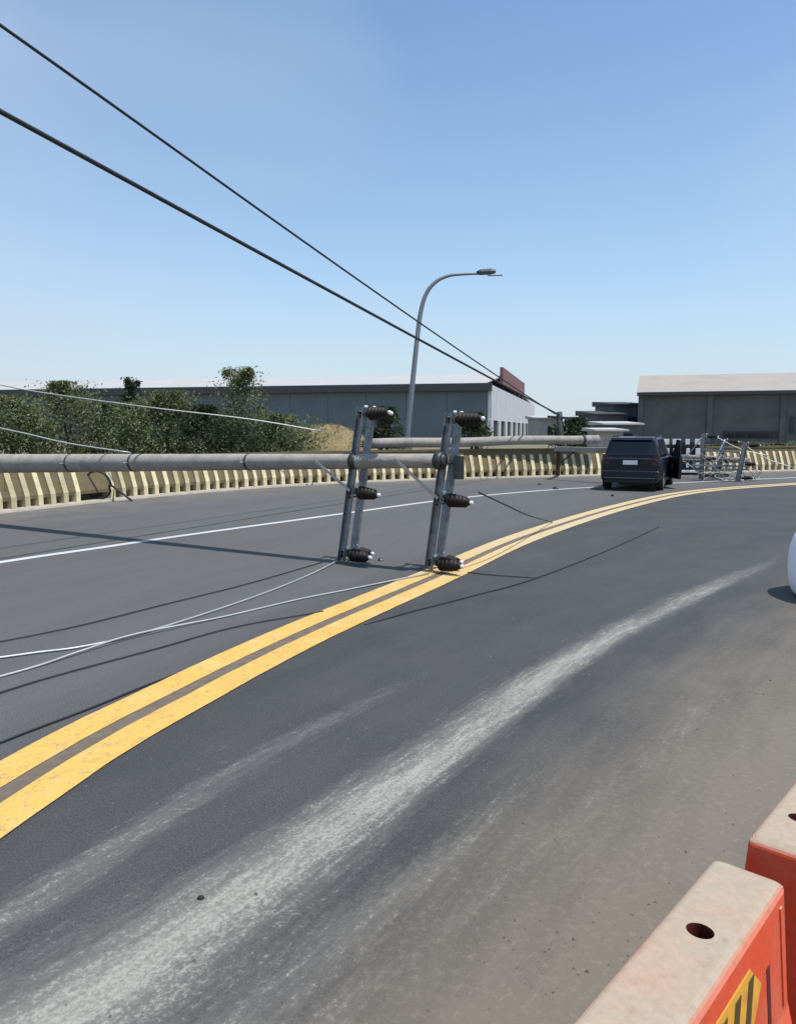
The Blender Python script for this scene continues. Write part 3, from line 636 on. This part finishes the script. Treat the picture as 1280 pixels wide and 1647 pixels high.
def red_barrier(origin, label, ln=1.0):
    e = empty('road_barrier', (origin.x, origin.y, 0), math.atan2(bd.y, bd.x) - math.pi / 2)      # local y along, x right
    tag(e, label, 'barrier', 'red plastic barriers in a row')
    h = TW / 2
    # half-profile: top, slim upper wall, flare, foot
    pr = [(h, HB), (h + .012, HB - .02), (h + .035, HB - .30), (h + .05, HB - .36), (h + .115, .22), (h + .13, .18), (h + .13, .06), (h + .11, .0)]
    ring = [(-x, z) for x, z in reversed(pr)] + pr
    ys = [0, .03, ln - .03, ln]; ins = [.02, 0, 0, .02]
    me_o = MB().loft([[Vector((x * (1 - i_ / .25) , y, z - (i_ if z > HB - .01 else 0) * .6)) for x, z in ring] for y, i_ in zip(ys, ins)]).build('shell', m_redp, e, .012, 3)
    # filler hole through the top
    hole = MB().loft([[Vector((math.cos(2 * math.pi * k / 24) * .030, ln * .665 + math.sin(2 * math.pi * k / 24) * .027, zz)) for k in range(24)] for zz in (HB - .12, HB + .05)]).build('hole_cutter', m_groove)
    hole.parent = e
    hole2 = MB().loft([[Vector((math.cos(2 * math.pi * k / 24) * .036, ln * .2 + math.sin(2 * math.pi * k / 24) * .027, zz)) for k in range(24)] for zz in (HB - .12, HB + .05)]).build('hole_cutter', m_groove)
    hole2.parent = e
    for hc in (hole, hole2):
        bo = me_o.modifiers.new('hole', 'BOOLEAN'); bo.object = hc; bo.operation = 'DIFFERENCE'; bo.solver = 'EXACT'; bo.material_mode = 'TRANSFER'
    bpy.context.view_layer.update()
    dg = bpy.context.evaluated_depsgraph_get(); nm = bpy.data.meshes.new_from_object(me_o.evaluated_get(dg))
    me_o.modifiers.clear(); me_o.data = nm
    for hc in (hole, hole2): bpy.data.objects.remove(hc)
    # yellow arrow sticker strip on the right-hand face with dark slashes
    def F(u, z, o):                       # point on the right face
        t = (HB - .02 - z) / .28; return Vector((h + .012 + .023 * t + o, u, z))
    for uu in (.30,):
        s0 = MB().loft([[F(u, z, o) for u, z in ((.06, HB - .21), (.06, HB - .07), (.71, HB - .07), (.78, HB - .14), (.71, HB - .21))] for o in (-.003, .0018)]).build('sticker', m_stick, e)
        for k in range(8):
            u0 = .07 + k * .084
            MB().loft([[F(u, z, o) for u, z in ((u0, HB - .195), (u0 + .034, HB - .195), (u0 + .072, HB - .09), (u0 + .038, HB - .09))] for o in (-.002, .0034)]).build('slash_mark', m_mark, s0)
    for u0 in (.82,):
        MB().loft([[F(u, z, o) for u, z in ((u0, HB - .27), (u0 + .022, HB - .27), (u0 + .022, HB - .13), (u0, HB - .13))] for o in (-.003, .0015)]).build('moulded_slot', m_groove, e)
    MB().loft([[F(u, z, o) for u, z in ((.93, HB - .28), (.945, HB - .28), (.945, HB - .04), (.93, HB - .04))] for o in (-.003, .004)]).build('moulded_rib', m_redp, e)
    MB().box((-h + .01, ln + .012, HB - .09), (.05, .03, .06)).build('moulded_lug', m_redp, e, .008)
    return e
c1 = (far_l + far_r) / 2 ; c1 = far_l + bnr * TW / 2
red_barrier(c1 - bd * 1.0, 'nearest red plastic road barrier with dusty top, round hole and yellow-black sticker')
n2 = G(1207, 1347, HB); c2 = n2 + bnr * TW / 2
red_barrier(c2 + bd * .0, 'second red plastic road barrier behind the nearest one, cut by the right edge')
# small pale scrap by the barrier
sc_ = G(1172, 1363, .45)

# pebbles on the dusty shoulder
m_peb = mat('grey_pebble', (.13, .12, .11), .9, var=.3)
pb = MB(); rp_ = random.Random(9)
for i in range(420):
    u = rp_.random(); q = G(rp_.uniform(760, 1280), rp_.uniform(960, 1640)) if u < .6 else G(rp_.uniform(100, 900), rp_.uniform(1150, 1640))
    r = rp_.choice([.003, .004, .004, .005, .006, .008, .011]); a = rp_.random() * 6.3
    vs = [q + Vector((math.cos(a + k * 2.09) * r * rp_.uniform(.7, 1.3), math.sin(a + k * 2.09) * r * rp_.uniform(.7, 1.3), 0)) for k in range(3)] + [q + Vector((0, 0, r * rp_.uniform(.5, 1)))]
    pb.add(vs, [(0, 1, 3), (1, 2, 3), (2, 0, 3), (0, 2, 1)])
q = G(323, 1446)
tag(pb.build('pebbles', m_peb), 'loose grit and pebbles scattered over the near asphalt', 'pebbles', kind='stuff')
tag(MB().loft([[q + Vector((math.cos(a) * r, math.sin(a) * r * .7, z_)) for a in [k * math.pi / 4 for k in range(8)]] for r, z_ in ((.013, .0), (.016, .005), (.010, .011), (.003, .013))]).build('stone', mat('black_stone', (.02, .02, .022), .8)), 'small black stone on the asphalt between the two pale dust streaks', 'stone')

# ------------------------------------------------------------------ buildings
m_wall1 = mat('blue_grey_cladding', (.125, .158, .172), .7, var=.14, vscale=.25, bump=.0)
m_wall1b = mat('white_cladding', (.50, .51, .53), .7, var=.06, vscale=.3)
m_roof1 = mat('pale_metal_roof', (.40, .39, .38), .6, var=.08, vscale=.2)
m_eave = mat('dark_eave', (.05, .055, .065), .7)
m_sign = mat('faded_red_sign', (.19, .085, .085), .7, var=.3, vscale=.5)
cor = P(785, 690, 110); cor.z = -.06
ed = Vector((.235, .972, 0)).normalized(); ldr = Vector((-ed.y, ed.x, 0))             # ed: back along the end wall, ldr: left along the front
wh = empty('warehouse', cor, math.atan2(ldr.y, ldr.x) - math.pi)                       # local -x = along the front to the left, y = back
tag(wh, 'long pale-roofed warehouse with blue-grey front behind the bushes', 'warehouse')
EV = CAMH + (690 - 624) / FPX * 110; LEN, DEP = 108, 100
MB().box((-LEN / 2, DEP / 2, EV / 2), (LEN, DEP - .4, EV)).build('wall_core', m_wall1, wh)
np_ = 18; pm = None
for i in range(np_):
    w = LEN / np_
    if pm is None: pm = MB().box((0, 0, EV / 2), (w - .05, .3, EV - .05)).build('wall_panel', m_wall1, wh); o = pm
    else: o = pm.copy(); C.objects.link(o); o.parent = wh
    o.location = (-(i + .5) * w, .02, 0)
MB().box((-LEN / 2, -.35, EV + .1), (LEN + 1, 1.1, 1.1)).build('eave_fascia', m_eave, wh, .05)
rd = 26; RH = CAMH + (690 - 602) / FPX * (110 + rd) - EV
MB().loft([[Vector((x, y, z_)) for y, z_ in ((-.9, EV + .66), (rd, EV + RH), (DEP, EV + .6), (DEP, EV + .3), (rd, EV + RH - .4), (-.9, EV + .62))] for x in (-LEN - .4, -.2)]).build('roof', m_roof1, wh)
for i in range(14):
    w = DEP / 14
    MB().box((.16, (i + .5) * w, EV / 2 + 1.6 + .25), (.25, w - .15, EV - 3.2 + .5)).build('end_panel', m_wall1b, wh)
MB().box((.05, DEP / 2, 1.6), (.2, DEP - .2, 3.2)).build('dark_bay', m_dark, wh)
for i in range(10):
    MB().box((.2, 1 + i * 10.5, 1.6), (.5, 3.2, 3.2)).build('bay_pillar', m_wall1b, wh)
MB().box((.2, .1, EV / 2), (.5, .6, EV + 1)).build('corner_post', m_wall1b, wh)
sg = MB().box((.2, 38, EV + 2.7), (.5, 46, 2.7)).build('sign_board', m_sign, wh)
for i in range(5): MB().box((.0, 18 + i * 10, EV + .9), (.3, .4, 1.8)).build('sign_support', m_dark, wh)

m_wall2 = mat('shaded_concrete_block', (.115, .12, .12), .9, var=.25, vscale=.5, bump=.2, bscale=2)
m_roof2 = mat('tan_metal_roof', (.31, .285, .25), .7, var=.10, vscale=.3)
cor2 = P(1029, 690, 80); cor2.z = -.06
e2 = Vector((.31, .95, 0)).normalized(); f2 = Vector((e2.y, -e2.x, 0))                 # f2 along front to the right
w2 = empty('warehouse', cor2, math.atan2(f2.y, f2.x)); tag(w2, 'grey warehouse with a tan roof at the right behind the distant crossarms', 'warehouse')
E2 = CAMH + (690 - 635) / FPX * 80; L2, D2 = 60, 26
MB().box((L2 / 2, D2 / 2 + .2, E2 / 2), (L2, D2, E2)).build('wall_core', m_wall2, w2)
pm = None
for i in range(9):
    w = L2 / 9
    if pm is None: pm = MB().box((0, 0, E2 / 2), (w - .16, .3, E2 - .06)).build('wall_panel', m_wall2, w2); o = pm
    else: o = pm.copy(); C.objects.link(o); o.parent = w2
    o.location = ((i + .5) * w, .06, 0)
for i in range(10): MB().box((i * L2 / 9, -.12, E2 / 2), (.5, .3, E2)).build('pilaster', m_wall2, w2, .03)
MB().box((L2 / 2, -.3, E2 + .06), (L2 + .8, 1.0, .3)).build('eave_gutter', m_eave, w2)
RH2 = CAMH + (690 - 605) / FPX * 92
MB().loft([[Vector((x, y, z_)) for y, z_ in ((-.8, E2 + .25), (12.5, RH2), (D2, E2 + .25), (D2, E2), (12.5, RH2 - .3), (-.8, E2 + .222))] for x in (-.4, L2)]).build('roof', m_roof2, w2)
for x in (6.55, 14.2, 22, 30): 
    wf = MB().box((x, -.12, 2.3), (.45, .12, 1.6)).build('window', m_eave, w2); MB().box((x, -.19, 2.3), (.33, .04, 1.45)).build('pane', m_glass, wf)
for x0, x1 in ((8, 13.4), (15, 22)):
    wf = MB().box(((x0 + x1) / 2, -.14, 1.35), (x1 - x0, .14, .7)).build('window', m_eave, w2)
    for k in range(5): MB().box((x0 + (x1 - x0) * (k + .5) / 5, -.22, 1.35), ((x1 - x0) / 5 - .12, .04, .55)).build('pane', m_glass, wf)

def shed(x0, x1, ytop, Z, m, label, lean=.5, roof=None, dep=8):
    a_, b_ = P(x0, ytop, Z), P(x1, ytop, Z)
    e = empty('shed', ((a_.x + b_.x) / 2, Z, -.06)); tag(e, label, 'shed')
    h = a_.z; w = b_.x - a_.x
    MB().box((0, dep / 2, h / 2), (w, dep, h)).build('wall', m, e)
    MB().loft([[Vector((x, y, z_)) for y, z_ in ((-.4, h), (-.4, h + .12), (dep + .4, h + .12 + lean), (dep + .4, h + .01))] for x in (-w / 2 - .3, w / 2 + .3)]).build('roof', roof or m_eave, e)
    MB().box((w * .15, -.03, h * .35), (w * .3, .08, h * .7)).build('door', m_dark, e)
    return e
m_sh = mat('dark_shed_wall', (.10, .115, .13), .8, var=.15, vscale=.5)
m_lightroof = mat('light_sheet_roof', (.40, .41, .41), .6, var=.06)
shed(986, 1034, 650, 88, m_sh, 'dark flat-roofed shed joined to the left end of the right warehouse')
shed(958, 1003, 666, 84, m_sh, 'lower dark shed stepping down left of the right warehouse')
shed(974, 1028, 682, 60, m_sh, 'low shed with a pale roof just above the dark car', .2, m_lightroof, 4)
shed(962, 1002, 692, 52, m_conc, 'smallest low shed with a pale roof above the left of the dark car', .12, m_lightroof, 3)
shed(862, 900, 672, 95, m_conc, 'pale grey low shed between the left warehouse and the leaning stump', .3, m_lightroof, 6)

# ------------------------------------------------------------------ vegetation
def leaf_mat(name, c1, c2, c3):
    m = bpy.data.materials.new(name); m.use_nodes = True
    n, l = m.node_tree.nodes, m.node_tree.links; b = n['Principled BSDF']
    t = n.new('ShaderNodeTexCoord')
    z = n.new('ShaderNodeTexNoise'); z.inputs['Scale'].default_value = 1.1; z.inputs['Detail'].default_value = 3; l.new(t.outputs['Object'], z.inputs['Vector'])
    w = n.new('ShaderNodeTexWhiteNoise'); g_ = n.new('ShaderNodeNewGeometry'); l.new(g_.outputs['Random Per Island'], w.inputs['Vector'])
    r = n.new('ShaderNodeValToRGB'); e = r.color_ramp.elements; e[0].position = .3; e[1].position = .68; e[0].color = (*c1, 1); e[1].color = (*c2, 1)
    l.new(z.outputs['Fac'], r.inputs[0])
    mm = n.new('ShaderNodeMixRGB'); mm.inputs[2].default_value = (*c3, 1); rr = n.new('ShaderNodeMapRange'); rr.inputs[1].default_value = .6; rr.inputs[2].default_value = 1; rr.inputs[4].default_value = .8
    l.new(g_.outputs['Random Per Island'], rr.inputs[0]); l.new(rr.outputs[0], mm.inputs[0]); l.new(r.outputs[0], mm.inputs[1]); l.new(mm.outputs[0], b.inputs['Base Color'])
    b.inputs['Roughness'].default_value = .6; b.inputs['Specular IOR Level'].default_value = .25
    b.inputs['Transmission Weight'].default_value = 0
    tr = n.new('ShaderNodeBsdfTranslucent'); l.new(mm.outputs[0], tr.inputs[0]); mix = n.new('ShaderNodeMixShader'); mix.inputs[0].default_value = .25
    l.new(b.outputs[0], mix.inputs[1]); l.new(tr.outputs[0], mix.inputs[2]); l.new(mix.outputs[0], n['Material Output'].inputs[0])
    return m
m_leaf = leaf_mat('dusty_green_leaves', (.075, .10, .04), (.15, .175, .075), (.30, .31, .19))
m_leafd = leaf_mat('dark_green_leaves', (.020, .034, .016), (.045, .066, .030), (.08, .10, .05))
m_leafo = leaf_mat('olive_leaves', (.085, .105, .042), (.145, .16, .072), (.26, .26, .15))
m_bark = mat('brown_bark', (.09, .07, .05), .95, var=.3, vscale=8)
def leaves(cl, n, size, seed, spread):
    r = np.random.RandomState(seed); k = len(cl); cl = np.array(cl)
    idx = r.randint(0, k, n); c = cl[idx, :3] + r.normal(size=(n, 3)) * (cl[idx, 3:4] * spread)
    c[:, 2] = np.maximum(c[:, 2], .03)
    u = r.normal(size=(n, 3)); u /= np.linalg.norm(u, axis=1)[:, None]
    w = np.cross(u, r.normal(size=(n, 3))); w /= np.linalg.norm(w, axis=1)[:, None]
    s = size * r.uniform(.6, 1.4, (n, 1))
    v = np.stack([c - u * s, c + w * s * .38, c + u * s, c - w * s * .38], 1).reshape(-1, 3)
    f = np.arange(n * 4).reshape(n, 4); return v, f
def tree(name, label, cat, px, Z, top_y, wpx, mt, seed, n=11000, leaf=.07, base=0.0, spire=False, group=None):
    """crown wpx photograph pixels wide whose top reaches top_y at depth Z"""
    b = P(px, 690, Z); b.z = -.06; e = empty(name, b); tag(e, label, cat, group)
    H = P(px, top_y, Z).z + .06; rx = wpx / 2 * Z / FPX; r = random.Random(seed); cl = []
    for i in range(34):
        a, t = r.random() * 6.283, r.random(); q = math.sqrt(r.random())
        zz = H * (.10 + .84 * t)
        wd = (1 - t) ** .7 if spire else math.sqrt(max(.04, 1 - (max(0, t - .3) / .75) ** 2))
        cl.append((math.cos(a) * rx * q * wd, math.sin(a) * rx * .7 * q * wd, zz, r.uniform(.12, .30) * min(rx, 1.7)))
    for i in range(5):
        cl.append((r.uniform(-.35, .35) * rx, r.uniform(-.3, .3) * rx, H * r.uniform(.93, 1.02), .10))
    v, f = leaves(cl, n, leaf, seed, 1.0)
    v[:, 2] = np.minimum(v[:, 2], H * 1.05)
    me = bpy.data.meshes.new('crown'); me.from_pydata(v.tolist(), [], f.tolist()); me.materials.append(mt)
    o = bpy.data.objects.new('crown', me); C.objects.link(o); o.parent = e
    tk = MB(); tk.tube([(0, 0, 0), (.05, 0, H * .3), (.0, .05, H * .6)], [.07 + .02 * rx, .06, .03], 8)
    for i in range(9):
        c = cl[r.randrange(34)]; tk.tube([(0.02, 0, H * r.uniform(.1, .4)), (c[0] * .5, c[1] * .5, c[2] * .75), c[:3]], [.035, .025, .01], 6)
    tk.build('trunk', m_bark, e)
    return e
T_ = [('bush', 'leafy green bush at the left edge behind the parapet', 'bush', 14, 29, 640, 130, m_leaf, 1),
      ('bush', 'olive bush second from the left behind the parapet', 'bush', 112, 31, 620, 140, m_leafo, 2),
      ('bush', 'dense green bush below the small dark treetop', 'bush', 192, 30, 652, 135, m_leaf, 4),
      ('bush', 'low olive bush in the middle of the bush row', 'bush', 268, 31, 634, 120, m_leafo, 5),
      ('bush', 'low dark bush in front of the pointed tree', 'bush', 340, 31, 656, 170, m_leafd, 6),
      ('bush', 'rightmost green bush beside the dry grass mound', 'bush', 450, 33, 670, 125, m_leaf, 7)]
for a_ in T_: tree(*a_)
tree('tree', 'small dark treetop rising over the warehouse eave at left', 'tree', 212, 44, 612, 60, m_leafd, 8, 2600, .12, spire=True)
tree('tree', 'pointed bushy green tree rising highest of the left bushes', 'tree', 388, 36, 598, 130, m_leaf, 9, 9500, .075, spire=True)
tree('tree', 'dark clipped tree before the warehouse seen beside the left crossarm top', 'tree', 622, 60, 657, 62, m_leafd, 10, 3000, .16)
tree('tree', 'dark clipped tree before the warehouse seen beside the right crossarm top', 'tree', 758, 62, 666, 56, m_leafd, 11, 3000, .16)
tree('tree', 'dark green tree behind the leaning stump between the two warehouses', 'tree', 922, 70, 673, 60, m_leafd, 12, 2600, .2)
tree('tree', 'low dark tree just left of the stepped sheds', 'tree', 952, 74, 678, 50, m_leafd, 13, 2200, .2)
for i, (x, w, t_) in enumerate(((1150, 60, 716), (1200, 66, 712), (1252, 60, 714), (1300, 60, 710))):
    tree('shrub', ['dusty low shrub behind the distant crossarms', 'dusty low shrub behind the rightmost distant crossarm', 'dusty low shrub behind the far right parapet', 'dusty low shrub cut by the right edge behind the parapet'][i], 'shrub', x, 40 + i, t_, w, m_leafo, 20 + i, 1800, .1)

# dry grassy mound
m_mound = mat('dry_grass_soil', (.21, .165, .085), .95, var=.3, vscale=2, bump=.5, bscale=6, col2=(.13, .12, .05), c2scale=1.5)
mc = P(525, 690, 37); md = MB(); rr_ = []
for j in range(13):
    t = j / 12; r_ = 3.2 * t
    rr_.append([Vector((mc.x + math.cos(a) * r_ * 1.0, 37 + math.sin(a) * r_ * .9, -.07 + 2.1 * (1 - t ** 2.2) + .06 * math.sin(a * 5 + j))) for a in [2 * math.pi * k / 32 for k in range(32)]])
md.loft(rr_[1:], True, False); md.add(rr_[1], [tuple(range(32))], True)
tag(md.build('mound', m_mound), kind='structure')
m_straw = leaf_mat('dry_straw', (.20, .165, .075), (.28, .235, .115), (.36, .31, .17))
rs_ = np.random.RandomState(4); gb = MB()
for i in range(3800):
    a, q = rs_.rand() * 6.283, math.sqrt(rs_.rand()) ; t = q; zz = -.07 + 2.1 * (1 - t ** 2.2)
    p = Vector((mc.x + math.cos(a) * 3.2 * q, 37 + math.sin(a) * 2.85 * q, zz)); l_ = rs_.uniform(.05, .16); dx, dy = rs_.normal() * .1, rs_.normal() * .1; wa = rs_.rand() * 3.14
    w_ = Vector((math.cos(wa), math.sin(wa), 0)) * .018
    gb.add([p - w_, p + w_, p + Vector((dx, dy, l_))], [(0, 1, 2)])
tag(gb.build('dry_grass', m_straw), 'yellow dry grass covering the mound beside the bushes', 'grass', kind='stuff')
# ground-cover weeds behind the parapet
gb = MB(); rs_ = np.random.RandomState(6)
for i in range(9000):
    k = rs_.randint(20, len(barrier) - 12); p = barrier[k] + bn[k] * rs_.uniform(.3, 7) + Vector((rs_.normal() * .4, rs_.normal() * .4, -.06)); l_ = rs_.uniform(.25, .95) * (1 if p.x < 1 else .7); wa = rs_.rand() * 3.14
    w_ = Vector((math.cos(wa), math.sin(wa), 0)) * .03
    gb.add([p - w_, p + w_, p + Vector((rs_.normal() * .15, rs_.normal() * .15, l_))], [(0, 1, 2)])
tag(gb.build('weeds', m_leafo), 'tangled weeds growing behind the parapet', 'weeds', kind='stuff')
